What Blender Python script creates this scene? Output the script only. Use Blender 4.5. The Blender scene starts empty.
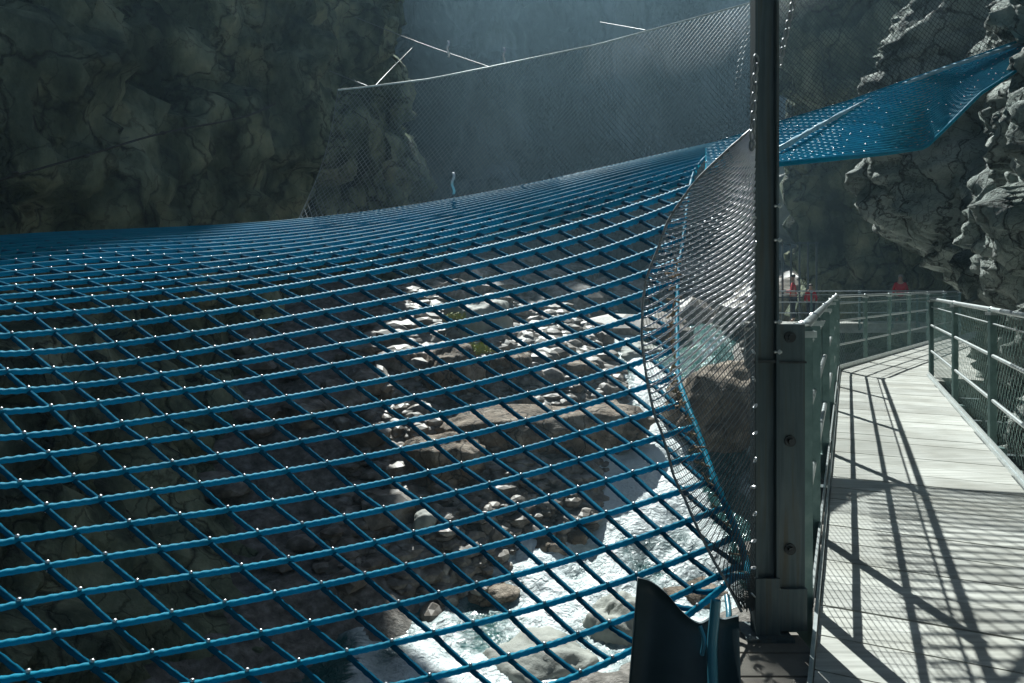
import bpy, math, random
import numpy as np
from mathutils import Vector, noise, Matrix
random.seed(7); rng = np.random.default_rng(7)
F = 720.0; CX = 512.0; HY = 284.0; CAMZ = 1.5
scn = bpy.context.scene
col = scn.collection

def P(px, py, Y):
    return (((px-CX)/F)*Y, Y, CAMZ-((py-HY)/F)*Y)

# ------------------------------------------------------------------ helpers
class MB:
    """collects geometry for one mesh"""
    def __init__(s): s.v = []; s.f = []; s.n = 0
    def add(s, verts, faces):
        s.v.append(np.asarray(verts, dtype=float).reshape(-1, 3))
        s.f.append((np.asarray(faces, dtype=np.int64) + s.n)); s.n += len(s.v[-1])
    def box(s, c, size, R=None):
        x, y, z = [k/2 for k in size]
        v = np.array([(-x,-y,-z),(x,-y,-z),(x,y,-z),(-x,y,-z),(-x,-y,z),(x,-y,z),(x,y,z),(-x,y,z)])
        if R is not None: v = v @ np.asarray(R).T
        s.add(v+np.asarray(c), [(0,3,2,1),(4,5,6,7),(0,1,5,4),(1,2,6,5),(2,3,7,6),(3,0,4,7)])
    def bar(s, a, b, w, h):
        """box from a to b, w across (horizontal), h in the other direction"""
        a = np.asarray(a, float); b = np.asarray(b, float); t = b-a; L = np.linalg.norm(t); t /= L
        up = np.array([0,0,1.]) if abs(t[2]) < .9 else np.array([0,1.,0])
        sd = np.cross(t, up); sd /= np.linalg.norm(sd); u2 = np.cross(sd, t)
        s.box((a+b)/2, (w, L, h), np.stack([sd, t, u2], 1))
    def tube(s, pts, r, n=6, lobes=0, twist=0., amp=0., cap=True):
        p = np.asarray(pts, float)
        if len(p) < 2: return
        t = np.gradient(p, axis=0); t /= (np.linalg.norm(t, axis=1)[:, None]+1e-12)
        ref = np.array([0,0,1.]) if abs(t[:,2]).max() < .95 else np.array([.3,1.,0.05])
        a = np.cross(t, ref); a /= (np.linalg.norm(a, axis=1)[:, None]+1e-12)
        b = np.cross(a, t)
        th = np.arange(n)/n*2*math.pi
        rr = np.broadcast_to(np.asarray(r, float), (len(p),))[:, None]*np.ones((1, n))
        if lobes:
            sl = np.concatenate([[0], np.cumsum(np.linalg.norm(np.diff(p, axis=0), axis=1))])
            rr = rr*(1+amp*np.cos(lobes*th[None,:]-twist*sl[:,None]))
        v = p[:,None,:]+rr[:,:,None]*(np.cos(th)[None,:,None]*a[:,None,:]+np.sin(th)[None,:,None]*b[:,None,:])
        m = len(p); i = np.arange(m-1)[:,None]*n; j = np.arange(n)[None,:]; j2 = (j+1) % n
        f = np.stack([i+j, i+j2, i+n+j2, i+n+j], -1).reshape(-1,4)
        s.add(v.reshape(-1,3), f)
    def sphere(s, c, r, seg=8, ring=5, scale=(1,1,1)):
        v = []; f = []
        for i in range(ring+1):
            ph = math.pi*i/ring
            for j in range(seg):
                a = 2*math.pi*j/seg
                v.append((c[0]+r*scale[0]*math.sin(ph)*math.cos(a), c[1]+r*scale[1]*math.sin(ph)*math.sin(a), c[2]+r*scale[2]*math.cos(ph)))
        for i in range(ring):
            for j in range(seg):
                f.append((i*seg+j, (i+1)*seg+j, (i+1)*seg+(j+1) % seg, i*seg+(j+1) % seg))
        s.add(v, f)
    def torus(s, c, R, r, M=None, n=14, m=6, sx=1., sy=1.):
        v = []; f = []
        for i in range(n):
            a = 2*math.pi*i/n
            for j in range(m):
                b = 2*math.pi*j/m
                q = Vector(((R+r*math.cos(b))*math.cos(a)*sx, (R+r*math.cos(b))*math.sin(a)*sy, r*math.sin(b)))
                if M is not None: q = M @ q
                v.append((q.x+c[0], q.y+c[1], q.z+c[2]))
        for i in range(n):
            for j in range(m):
                f.append((i*m+j, ((i+1)%n)*m+j, ((i+1)%n)*m+(j+1)%m, i*m+(j+1)%m))
        s.add(v, f)
    def build(s, name, mat, parent=None, smooth=False, bevel=0):
        v = np.concatenate(s.v)
        quads = [a for a in s.f if a.shape[1] == 4]; tris = [a for a in s.f if a.shape[1] == 3]
        me = bpy.data.meshes.new(name)
        fl = []; 
        nq = sum(len(a) for a in quads); nt = sum(len(a) for a in tris)
        idx = np.concatenate([a.reshape(-1) for a in quads]+[a.reshape(-1) for a in tris]) 
        tot = np.concatenate([np.full(nq, 4), np.full(nt, 3)])
        me.vertices.add(len(v)); me.vertices.foreach_set('co', v.reshape(-1))
        me.loops.add(len(idx)); me.loops.foreach_set('vertex_index', idx.astype(np.int32))
        me.polygons.add(nq+nt)
        me.polygons.foreach_set('loop_start', np.concatenate([[0], np.cumsum(tot)[:-1]]).astype(np.int32))
        me.polygons.foreach_set('loop_total', tot.astype(np.int32))
        me.polygons.foreach_set('use_smooth', np.full(nq+nt, bool(smooth)))
        me.update(calc_edges=True); me.validate()
        o = bpy.data.objects.new(name, me); col.objects.link(o)
        if mat: me.materials.append(mat)
        if parent is not None:
            o.parent = parent
            o.matrix_parent_inverse = Matrix.Translation(parent.location).inverted()
        if bevel:
            b = o.modifiers.new('bevel', 'BEVEL'); b.width = bevel; b.segments = 2; b.limit_method = 'ANGLE'
        return o

def tag(o, label=None, cat=None, group=None, kind=None):
    if label: o['label'] = label
    if cat: o['category'] = cat
    if group: o['group'] = group
    if kind: o['kind'] = kind
    return o
def empty(name, loc, label, cat, group=None):
    o = bpy.data.objects.new(name, None); col.objects.link(o); o.location = loc
    o.empty_display_size = .2
    return tag(o, label, cat, group)

# ------------------------------------------------------------------ materials
def mat_new(name):
    m = bpy.data.materials.new(name); m.use_nodes = True
    nt = m.node_tree; b = nt.nodes['Principled BSDF']
    return m, nt, b
def noise_mat(name, stops, scale=3., rough=.8, bump=.3, bdist=.02, bscale=None, metallic=0., stretch=(1,1,1), spec=.5, detail=8, coat=0):
    m, nt, b = mat_new(name); N = nt.nodes; L = nt.links
    tc = N.new('ShaderNodeTexCoord'); mp = N.new('ShaderNodeMapping'); mp.inputs['Scale'].default_value = stretch
    L.new(tc.outputs['Object'], mp.inputs['Vector'])
    n1 = N.new('ShaderNodeTexNoise'); n1.inputs['Scale'].default_value = scale; n1.inputs['Detail'].default_value = detail; n1.inputs['Roughness'].default_value = .62
    L.new(mp.outputs[0], n1.inputs['Vector'])
    cr = N.new('ShaderNodeValToRGB'); el = cr.color_ramp.elements
    for k, (p, c) in enumerate(stops):
        e = el[k] if k < 2 else el.new(p)
        e.position = p; e.color = (*c, 1)
    L.new(n1.outputs['Fac'], cr.inputs[0]); L.new(cr.outputs[0], b.inputs['Base Color'])
    b.inputs['Roughness'].default_value = rough; b.inputs['Metallic'].default_value = metallic
    b.inputs['Specular IOR Level'].default_value = spec
    if bump:
        n2 = N.new('ShaderNodeTexNoise'); n2.inputs['Scale'].default_value = bscale or scale*3; n2.inputs['Detail'].default_value = 10; n2.inputs['Roughness'].default_value = .65
        L.new(mp.outputs[0], n2.inputs['Vector'])
        bp = N.new('ShaderNodeBump'); bp.inputs['Strength'].default_value = bump; bp.inputs['Distance'].default_value = bdist
        L.new(n2.outputs['Fac'], bp.inputs['Height']); L.new(bp.outputs[0], b.inputs['Normal'])
    return m

M = {}
def cracks(m, scale, depth, wid=.05):
    nt = m.node_tree; N = nt.nodes; L = nt.links; b = N['Principled BSDF']
    src = b.inputs['Base Color'].links[0].from_socket
    tc = N.new('ShaderNodeTexCoord')
    nz = N.new('ShaderNodeTexNoise'); nz.inputs['Scale'].default_value = scale*1.3; nz.inputs['Detail'].default_value = 8; L.new(tc.outputs['Object'], nz.inputs['Vector'])
    vm = N.new('ShaderNodeVectorMath'); vm.operation = 'MULTIPLY_ADD'; vm.inputs[1].default_value = (1.2/scale,)*3
    L.new(nz.outputs['Color'], vm.inputs[0]); L.new(tc.outputs['Object'], vm.inputs[2])
    mp = N.new('ShaderNodeMapping'); mp.inputs['Scale'].default_value = (1,1,.55); mp.inputs['Rotation'].default_value = (.25,.2,0); L.new(vm.outputs[0], mp.inputs['Vector'])
    last = src; prevn = b.inputs['Normal'].links[0].from_node
    for k, (sc, st) in enumerate(((scale,.75),(scale*2.7,.5))):
        v = N.new('ShaderNodeTexVoronoi'); v.feature = 'DISTANCE_TO_EDGE'; v.inputs['Scale'].default_value = sc; L.new(mp.outputs[0], v.inputs['Vector'])
        r = N.new('ShaderNodeMapRange'); r.inputs['From Max'].default_value = wid; r.inputs['To Min'].default_value = 1-st; L.new(v.outputs['Distance'], r.inputs['Value'])
        mx = N.new('ShaderNodeMix'); mx.data_type = 'RGBA'; mx.blend_type = 'MULTIPLY'; mx.inputs[0].default_value = 1; L.new(last, mx.inputs[6]); L.new(r.outputs[0], mx.inputs[7]); last = mx.outputs[2]
        bp = N.new('ShaderNodeBump'); bp.inputs['Strength'].default_value = .8; bp.inputs['Distance'].default_value = depth/(k+1)
        L.new(r.outputs[0], bp.inputs['Height']); L.new(prevn.outputs[0], bp.inputs['Normal']); L.new(bp.outputs[0], b.inputs['Normal']); prevn = bp
    L.new(last, b.inputs['Base Color'])
M['cliff'] = noise_mat('cliff_rock', [(.36,(.04,.058,.04)),(.47,(.17,.21,.14)),(.55,(.34,.38,.25)),(.66,(.6,.62,.42))], .55, .9, 1., .5, 3.2, stretch=(1,1,.6), detail=14)
M['cliff_near'] = noise_mat('pale_rock', [(.34,(.12,.15,.14)),(.48,(.34,.39,.36)),(.66,(.60,.64,.60))], 1.3, .85, 1., .10, 9., detail=13)
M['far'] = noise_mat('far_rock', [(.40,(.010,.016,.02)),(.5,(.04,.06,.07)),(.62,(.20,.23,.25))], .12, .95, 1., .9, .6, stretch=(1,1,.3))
M['boulder'] = noise_mat('boulder_rock', [(.34,(.08,.055,.035)),(.5,(.22,.165,.115)),(.66,(.48,.40,.32))], 1.1, .8, 1., .12, 5., detail=12)
M['boulder_pale'] = noise_mat('pale_boulder_rock', [(.3,(.20,.21,.19)),(.55,(.36,.37,.33)),(.75,(.5,.5,.45))], .9, .7, .7, .06, 4.)
M['bed'] = noise_mat('gravel_bed', [(.3,(.07,.065,.055)),(.5,(.2,.18,.16)),(.7,(.38,.35,.32))], 3.5, .75, 1., .12, 7.)
M['pebble'] = noise_mat('pebble_rock', [(.35,(.08,.065,.05)),(.52,(.22,.19,.16)),(.7,(.48,.44,.40))], 1.9, .55, .3, .01, 20.)
M['steel'] = noise_mat('painted_galvanised_steel', [(.3,(.10,.17,.165)),(.55,(.17,.26,.25)),(.75,(.27,.36,.34))], 7., .5, .15, .002, 60., metallic=.35)
M['post'] = noise_mat('weathered_steel_post', [(.3,(.055,.08,.09)),(.55,(.095,.13,.142)),(.8,(.16,.19,.20))], 3.5, .55, .25, .003, 45., metallic=.3, stretch=(1,1,.4))
def weather(m):
    nt = m.node_tree; N = nt.nodes; L = nt.links; b = N['Principled BSDF']
    src = b.inputs['Base Color'].links[0].from_socket
    tc = N.new('ShaderNodeTexCoord'); mp = N.new('ShaderNodeMapping'); mp.inputs['Scale'].default_value = (38,38,1.6)
    L.new(tc.outputs['Object'], mp.inputs['Vector'])
    n = N.new('ShaderNodeTexNoise'); n.inputs['Scale'].default_value = 1.; n.inputs['Detail'].default_value = 8; L.new(mp.outputs[0], n.inputs['Vector'])
    cr = N.new('ShaderNodeValToRGB'); e = cr.color_ramp.elements; e[0].position = .5; e[0].color = (1,1,1,1); e[1].position = .72; e[1].color = (.9,.62,.42,1)
    x = e.new(.36); x.color = (.62,.66,.68,1)
    L.new(n.outputs['Fac'], cr.inputs[0])
    mx = N.new('ShaderNodeMix'); mx.data_type = 'RGBA'; mx.blend_type = 'MULTIPLY'; mx.inputs[0].default_value = .85
    L.new(src, mx.inputs[6]); L.new(cr.outputs[0], mx.inputs[7]); L.new(mx.outputs[2], b.inputs['Base Color'])
weather(M['post'])
M['galv'] = noise_mat('galvanised_rail', [(.3,(.42,.47,.47)),(.6,(.62,.66,.66))], 14., .35, .1, .002, 60., metallic=.6)
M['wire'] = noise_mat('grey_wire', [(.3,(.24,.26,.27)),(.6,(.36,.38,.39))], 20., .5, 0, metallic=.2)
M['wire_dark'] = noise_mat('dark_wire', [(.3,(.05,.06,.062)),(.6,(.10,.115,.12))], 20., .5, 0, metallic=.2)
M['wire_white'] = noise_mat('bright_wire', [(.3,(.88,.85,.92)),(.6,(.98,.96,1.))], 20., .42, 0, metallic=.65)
M['wire_green'] = noise_mat('green_grey_wire', [(.3,(.20,.34,.31)),(.6,(.34,.48,.45))], 20., .5, 0, metallic=.3)
M['bolt'] = noise_mat('dark_bolt', [(.3,(.02,.024,.026)),(.6,(.05,.055,.06))], 20., .45, 0, metallic=.5)
M['shiny'] = noise_mat('shiny_steel', [(.3,(.6,.62,.64)),(.6,(.8,.82,.84))], 20., .3, 0, metallic=.8)
M['chain'] = noise_mat('dull_chain_steel', [(.3,(.25,.27,.28)),(.6,(.4,.42,.43))], 20., .45, 0, metallic=.6)
M['rope'] = noise_mat('blue_polyester_rope', [(.3,(.001,.19,.29)),(.6,(.003,.30,.45))], 2.2, .5, .5, .003, 160., spec=.12)
M['rope'].node_tree.nodes['Principled BSDF'].inputs['Specular Tint'].default_value = (.05,.6,.9,1)
def translucent(m, fac, tint):
    nt = m.node_tree; b = nt.nodes['Principled BSDF']; out = nt.nodes['Material Output']
    t = nt.nodes.new('ShaderNodeBsdfTranslucent'); t.inputs['Color'].default_value = (*tint, 1)
    mx = nt.nodes.new('ShaderNodeMixShader'); mx.inputs[0].default_value = fac
    nt.links.new(b.outputs[0], mx.inputs[1]); nt.links.new(t.outputs[0], mx.inputs[2]); nt.links.new(mx.outputs[0], out.inputs['Surface'])
translucent(M['rope'], .30, (.0,.52,.80))
M['rope_shaded'] = noise_mat('shaded_blue_rope', [(.3,(.001,.08,.15)),(.6,(.002,.14,.24))], 2.2, .8, .5, .003, 160., spec=.04)  # cross ropes: same blue rope, unlit look put into a darker colour
translucent(M['rope_shaded'], .2, (.0,.24,.42))
M['rope_pale'] = noise_mat('pale_blue_lashing', [(.3,(.16,.36,.5)),(.6,(.4,.6,.7))], 10., .5, .4, .003, 100.)
M['tarp'] = noise_mat('dark_blue_rubber_mat', [(.3,(.012,.028,.036)),(.7,(.025,.05,.062))], 6., .5, .15, .004, 30.)
M['tarp_pipe'] = noise_mat('blue_vinyl_fold', [(.3,(.03,.16,.24)),(.7,(.06,.24,.32))], 6., .28, .3, .006, 14.)
M['brown'] = noise_mat('brown_lashing', [(.3,(.25,.16,.10)),(.6,(.5,.38,.26))], 25., .8, .5, .004, 60.)
M['plate'] = noise_mat('brown_platform_plate', [(.3,(.12,.105,.09)),(.6,(.22,.20,.17))], 5., .75, .4, .004, 40.)
M['moss'] = noise_mat('yellow_green_leaves', [(.3,(.16,.20,.03)),(.6,(.38,.40,.06))], 9., .6, 0)
M['darkcable'] = noise_mat('dark_cable', [(.3,(.02,.02,.02)),(.6,(.05,.05,.045))], 20., .6, 0)
M['red'] = noise_mat('red_jacket_cloth', [(.3,(.42,.012,.02)),(.7,(.62,.02,.035))], 9., .8, .3, .01, 20.)
M['dark_cloth'] = noise_mat('dark_trouser_cloth', [(.3,(.015,.017,.025)),(.7,(.03,.033,.045))], 9., .85, .2, .01, 20.)
M['skin'] = noise_mat('skin', [(.3,(.42,.26,.19)),(.7,(.5,.32,.24))], 9., .55, 0)
M['hair'] = noise_mat('grey_hair', [(.3,(.25,.24,.22)),(.7,(.42,.4,.37))], 40., .6, .3, .004, 80.)
M['hair_dark'] = noise_mat('dark_hair', [(.3,(.02,.015,.012)),(.7,(.05,.04,.03))], 40., .6, .3, .004, 80.)

def wood_mat():
    m, nt, b = mat_new('weathered_planks'); N = nt.nodes; L = nt.links
    tc = N.new('ShaderNodeTexCoord'); mp = N.new('ShaderNodeMapping')
    mp.inputs['Rotation'].default_value = (0,0,math.radians(25.0)); mp.inputs['Scale'].default_value = (1.2,22,4)
    L.new(tc.outputs['Object'], mp.inputs['Vector'])
    n1 = N.new('ShaderNodeTexNoise'); n1.inputs['Scale'].default_value = 1.6; n1.inputs['Detail'].default_value = 9; L.new(mp.outputs[0], n1.inputs['Vector'])
    at = N.new('ShaderNodeNewGeometry')
    n2 = N.new('ShaderNodeTexNoise'); n2.inputs['Scale'].default_value = 2.2; n2.inputs['Detail'].default_value = 6; L.new(tc.outputs['Object'], n2.inputs['Vector'])
    cr = N.new('ShaderNodeValToRGB'); e = cr.color_ramp.elements
    e[0].position=.3; e[0].color=(.37,.375,.345,1); e[1].position=.7; e[1].color=(.64,.645,.60,1)
    L.new(n1.outputs['Fac'], cr.inputs[0])
    mx = N.new('ShaderNodeMix'); mx.data_type='RGBA'; mx.blend_type='MULTIPLY'; mx.inputs[0].default_value=.55
    cr2 = N.new('ShaderNodeValToRGB'); e=cr2.color_ramp.elements; e[0].position=.35; e[0].color=(.55,.53,.48,1); e[1].position=.6; e[1].color=(1,1,1,1)
    L.new(n2.outputs['Fac'], cr2.inputs[0])
    hv = N.new('ShaderNodeMapRange'); hv.inputs['To Min'].default_value=.78; hv.inputs['To Max'].default_value=1.08
    L.new(at.outputs['Random Per Island'], hv.inputs['Value'])
    mx2 = N.new('ShaderNodeMix'); mx2.data_type='RGBA'; mx2.blend_type='MULTIPLY'; mx2.inputs[0].default_value=1.
    L.new(cr.outputs[0], mx.inputs[6]); L.new(cr2.outputs[0], mx.inputs[7])
    L.new(mx.outputs[2], mx2.inputs[6]); L.new(hv.outputs[0], mx2.inputs[7]); L.new(mx2.outputs[2], b.inputs['Base Color'])
    b.inputs['Roughness'].default_value=.75
    bp = N.new('ShaderNodeBump'); bp.inputs['Strength'].default_value=.35; bp.inputs['Distance'].default_value=.0012
    L.new(n1.outputs['Fac'], bp.inputs['Height']); L.new(bp.outputs[0], b.inputs['Normal'])
    return m
M['wood'] = wood_mat()
cracks(M['cliff'], .38, .25, .035); cracks(M['cliff_near'], 1.7, .04, .04); cracks(M['boulder'], .7, .06, .03)

def water_mat():
    m, nt, b = mat_new('river_water'); N = nt.nodes; L = nt.links
    tc = N.new('ShaderNodeTexCoord')
    at = N.new('ShaderNodeAttribute'); at.attribute_name = 'foam'
    n1 = N.new('ShaderNodeTexNoise'); n1.inputs['Scale'].default_value=1.1; n1.inputs['Detail'].default_value=10; n1.inputs['Roughness'].default_value=.7; n1.inputs['Distortion'].default_value=.6
    L.new(tc.outputs['Object'], n1.inputs['Vector'])
    ad = N.new('ShaderNodeMath'); ad.operation='ADD'; L.new(at.outputs['Fac'], ad.inputs[0]); L.new(n1.outputs['Fac'], ad.inputs[1])
    mr = N.new('ShaderNodeMapRange'); mr.inputs['From Min'].default_value=.88; mr.inputs['From Max'].default_value=1.30; L.new(ad.outputs[0], mr.inputs['Value'])
    mx = N.new('ShaderNodeMix'); mx.data_type='RGBA'; mx.inputs[6].default_value=(.025,.10,.10,1); mx.inputs[7].default_value=(.80,.86,.87,1)
    L.new(mr.outputs[0], mx.inputs[0]); L.new(mx.outputs[2], b.inputs['Base Color'])
    r = N.new('ShaderNodeMapRange'); r.inputs['To Min'].default_value=.10; r.inputs['To Max'].default_value=.5; L.new(mr.outputs[0], r.inputs['Value']); L.new(r.outputs[0], b.inputs['Roughness'])
    b.inputs['IOR'].default_value = 1.33
    n2 = N.new('ShaderNodeTexNoise'); n2.inputs['Scale'].default_value=4.5; n2.inputs['Detail'].default_value=9; n2.inputs['Distortion'].default_value=1.2; L.new(tc.outputs['Object'], n2.inputs['Vector'])
    bp = N.new('ShaderNodeBump'); bp.inputs['Strength'].default_value=.9; bp.inputs['Distance'].default_value=.12
    L.new(n2.outputs['Fac'], bp.inputs['Height']); L.new(bp.outputs[0], b.inputs['Normal'])
    return m
M['water'] = water_mat()

# ------------------------------------------------------------------ terrain and river
WY = [-60, 12, 17, 19, 22, 26, 30, 35, 45, 90]; WZ = [-7.6, -7.2, -7.0, -6.8, -5.6, -3.9, -2.3, -.9, .4, 4.]
CYs = [-60, 0, 8, 12, 15, 17, 19, 22, 26, 30, 35, 45, 90]; CXs = [-6, -5.5, -5, -4.2, -2.6, 0, 2.2, 5.2, 6.4, 7, 7.3, 7, 12]
HW = [3.4]*len(CYs); HW[5]=3.8; HW[6]=4.2; HW[8]=3.0; HW[9]=2.8
def wlev(Y): return np.interp(Y, WY, WZ)
def frac(x, y, z, H=.9, oct=5): return noise.fractal(Vector((x, y, z)), H, 2.1, oct)
def ground_h(X, Y, W, cx, hw):
    d = abs(X-cx)-hw
    t = min(max(d/1.6, -1), 1)
    h = W + (t*.75 if t < 0 else t*.55)
    if d > 1.6: h += min((d-1.6)*.14, 2.5)
    h += .38*frac(X*.45, Y*.45, 1.3) + .16*frac(X*1.7, Y*1.7, 7.7, .7, 4)
    return h
xs = np.concatenate([np.arange(-45, -12, 1.2), np.arange(-12, 16, .24), np.arange(16, 60, 1.2)])
ys = np.concatenate([np.arange(-60, 11, 1.5), np.arange(11, 42, .24), np.arange(42, 100, 1.)])
v = []
for Y in ys:
    W = float(wlev(Y)); cx = float(np.interp(Y, CYs, CXs)); hw = float(np.interp(Y, CYs, HW))
    for X in xs: v.append((X, Y, ground_h(X, Y, W, cx, hw)))
def grid_faces(ny, nx):
    i = np.arange(ny-1)[:,None]*nx; j = np.arange(nx-1)[None,:]
    return np.stack([i+j, i+j+1, i+nx+j+1, i+nx+j], -1).reshape(-1,4)
g = MB(); g.add(v, grid_faces(len(ys), len(xs))); o = g.build('gorge_floor', M['bed'], smooth=True); tag(o, kind='structure')

# water sheet
wy = np.concatenate([np.arange(-60, 11, 2.), np.arange(11, 40, .14), np.arange(40, 95, 1.)]); wn = 80
v = []; foam = []
for Y in wy:
    W = float(wlev(Y)); cx = float(np.interp(Y, CYs, CXs)); hw = float(np.interp(Y, CYs, HW))+1.6
    slope = max(0, (float(wlev(Y+1))-float(wlev(Y-1)))/2)
    for k in range(wn):
        X = cx+(k/(wn-1)*2-1)*hw
        a = .06+.34*min(slope, .6)+ (.14 if 15 < Y < 21 else 0)
        n = frac(X*.9+3, Y*.55, 2.1, .8, 5)
        v.append((X, Y, W-.05+a*n))
        base = .16+.55*min(slope/.5, 1)
        if 14.5 < Y < 21: base = max(base, .55)
        base += .12
        if X < -3.6: base -= .4
        if X > 6.2 and Y > 16: base -= .45
        if Y < 14.5: base = .1
        foam.append(base+.30*n+.35*noise.noise(Vector((X*.45, Y*.22, 4.4))))
g = MB(); g.add(v, grid_faces(len(wy), wn)); o = g.build('river', M['water'], smooth=True); tag(o, kind='structure')
at = o.data.attributes.new('foam', 'FLOAT', 'POINT'); at.data.foreach_set('value', np.array(foam, dtype=np.float32))

# ------------------------------------------------------------------ rock walls
def resample(poly, step):
    p = np.array(poly, float); d = np.concatenate([[0], np.cumsum(np.linalg.norm(np.diff(p, axis=0), axis=1))])
    s = np.arange(0, d[-1]+step*.5, step); s[-1] = min(s[-1], d[-1])
    return np.stack([np.interp(s, d, p[:,k]) for k in range(2)], 1), s
def wall(name, poly, z0, z1, step, zstep, mat, side, amp, sc, off=None, seed=0., ridge=1., smooth=True, ragged=1.5, strat=0., frac_sc=0, frac_amp=.5):
    """cliff over a plan polyline; side=+1: the open side lies to the right when walking along it"""
    pts, s = resample(poly, step)
    t = np.gradient(pts, axis=0); t /= np.linalg.norm(t, axis=1)[:,None]
    nx = np.convolve(np.pad(t[:,1], 3, 'edge'), np.ones(7)/7, 'valid')*side; ny = np.convolve(np.pad(-t[:,0], 3, 'edge'), np.ones(7)/7, 'valid')*side
    zs = np.arange(z0, z1+zstep*.5, zstep)
    v = []
    for z in zs:
        for i in range(len(pts)):
            x, y = pts[i]
            n1 = noise.fractal(Vector((x*sc+seed, y*sc, z*sc*.7)), .75, 2.1, 7)
            n2 = noise.ridged_multi_fractal(Vector((x*sc*1.7, y*sc*1.7+seed, z*sc*1.1)), .9, 2.1, 5, 1., 2.)
            d = amp*(n1 + ridge*.3*(n2-1.2))
            if frac_sc:
                dd, pp = noise.voronoi(Vector((x*frac_sc+.5*n1+seed, y*frac_sc, z*frac_sc*.8+.4*n1)))
                d += frac_amp*(noise.cell(pp[0]*17.3)-.5) - frac_amp*.5*max(0, 1-(dd[1]-dd[0])*7)
                dd, pp = noise.voronoi(Vector((x*frac_sc*3+seed, y*frac_sc*3+.6*n1, z*frac_sc*2.6)))
                d += frac_amp*.35*(noise.cell(pp[0]*13.1)-.5)
            if strat: d += strat*math.sin((z+.35*x+1.2*n1)*3.1)
            if off: d += off(x, y, z)
            zz = z + ragged*frac(x*.3, y*.3, seed)*max(0, (z-z0)/(z1-z0))**3
            v.append((x+nx[i]*d, y+ny[i]*d, zz))
    # rim going back from the top so the cliff has depth
    nxp = len(pts)
    for back in (3., 14.):
        for i in range(nxp):
            x, y = pts[i]; v.append((x-nx[i]*back, y-ny[i]*back, z1+.3*back+ragged*frac(x*.3, y*.3, seed)))
    g = MB(); f = grid_faces(len(zs)+2, nxp)
    g.add(v, f if side < 0 else f[:, ::-1]); o = g.build(name, mat, smooth=smooth); tag(o, kind='structure'); return o

def ss_(a, b, x):
    t = min(max((x-a)/(b-a), 0), 1); return t*t*(3-2*t)
def left_off(x, y, z):
    t = min(max((2.5-z)/10., 0), 1)
    return (1.3*math.sin(z*.22+1)*ss_(36,46,y)) + 6.8*t**1.3*(1 if y < 40 else max(0, 1-(y-40)/6))
wall('gorge_wall_left', [(-17.5,-45),(-16,0),(-12.6,15),(-9.6,28),(-11.4,29.5),(-11.2,33),(-9.2,35),(-4.7,46),(-8,49),(-30,56)], -10, 38.2, .3, .3, M['cliff'], 1, 1.3, .16, left_off, seed=3., ragged=1., frac_sc=.3, frac_amp=1.1)
wall('gorge_wall_far', [(-40,66),(-12,78),(0,80),(14,81),(45,74)], -3, 44, .8, .8, M['far'], 1, 3.2, .07, seed=9., ragged=3., frac_sc=.12, frac_amp=2.5)

# deck axis
DX = np.array([.4231, .9061]); NL = np.array([-.9061, .4231])
def lx(Y): return -.13+.467*Y
def rx(Y): return 1.28+.467*Y
# right near buttress: wall parallel to the walkway with an overhanging nose
def ss(a, b, x):
    t = min(max((x-a)/(b-a), 0), 1); return t*t*(3-2*t)
def right_off(x, y, z):
    nose = math.exp(-((y-12.4)/.95)**2)
    d = .22 + .22*ss(1.7,2.3,z)*(1-nose) + nose*(.0+.95*ss(1.6, 2.9, z)+.35*ss(.9,1.7,z))
    d -= .20*max(z-.7, 0)*(1-ss(10.9, 12.0, y))
    d += ss(4.2, 4.9, z)*(.18*(1-nose)+.22) - .62*max(z-4.8, 0)
    d += .22*math.exp(-((y-9.6-.12*z)/.5)**2)*ss(.0, 2.0, z)
    d -= .42*(1-ss(1.1,1.9,z))
    return d
wall('gorge_wall_right', [(1.5,-1.),(3.85,4.2),(5.85,8.6),(7.0,11.0),(7.75,12.6),(9.2,13.8),(12.8,14.6)], -3.2, 11, .065, .065, M['cliff_near'], -1, .40, .62, right_off, seed=5., ragged=.5, ridge=1.3, frac_sc=1.5, frac_amp=.26)
wall('gorge_wall_right_lower', [(-1,-45),(2.2,-1.),(4.8,4.2),(6.9,8.6),(8.3,11.4),(13,15.3)], -10, -2.9, .4, .4, M['cliff'], -1, .5, .3, seed=6., ragged=0)
wall('gorge_wall_right_rear', [(1.,-45),(2.0,-30),(2.6,-1.)], -8, 14, .5, .5, M['cliff'], -1, .6, .3, seed=16., ragged=1)
def mid_off(x, y, z):
    return .7*ss(4.5, 8.5, z) - 1.0*ss(14, 22, z)
wall('gorge_wall_right_middle', [(30,15),(16,22),(14.5,27),(11.9,31),(14.2,36),(20,44),(30,60),(44,76)], -8, 30, .45, .45, M['cliff'], -1, 1.3, .2, mid_off, seed=12., ragged=1.5, frac_sc=.3, frac_amp=1.2)

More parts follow.
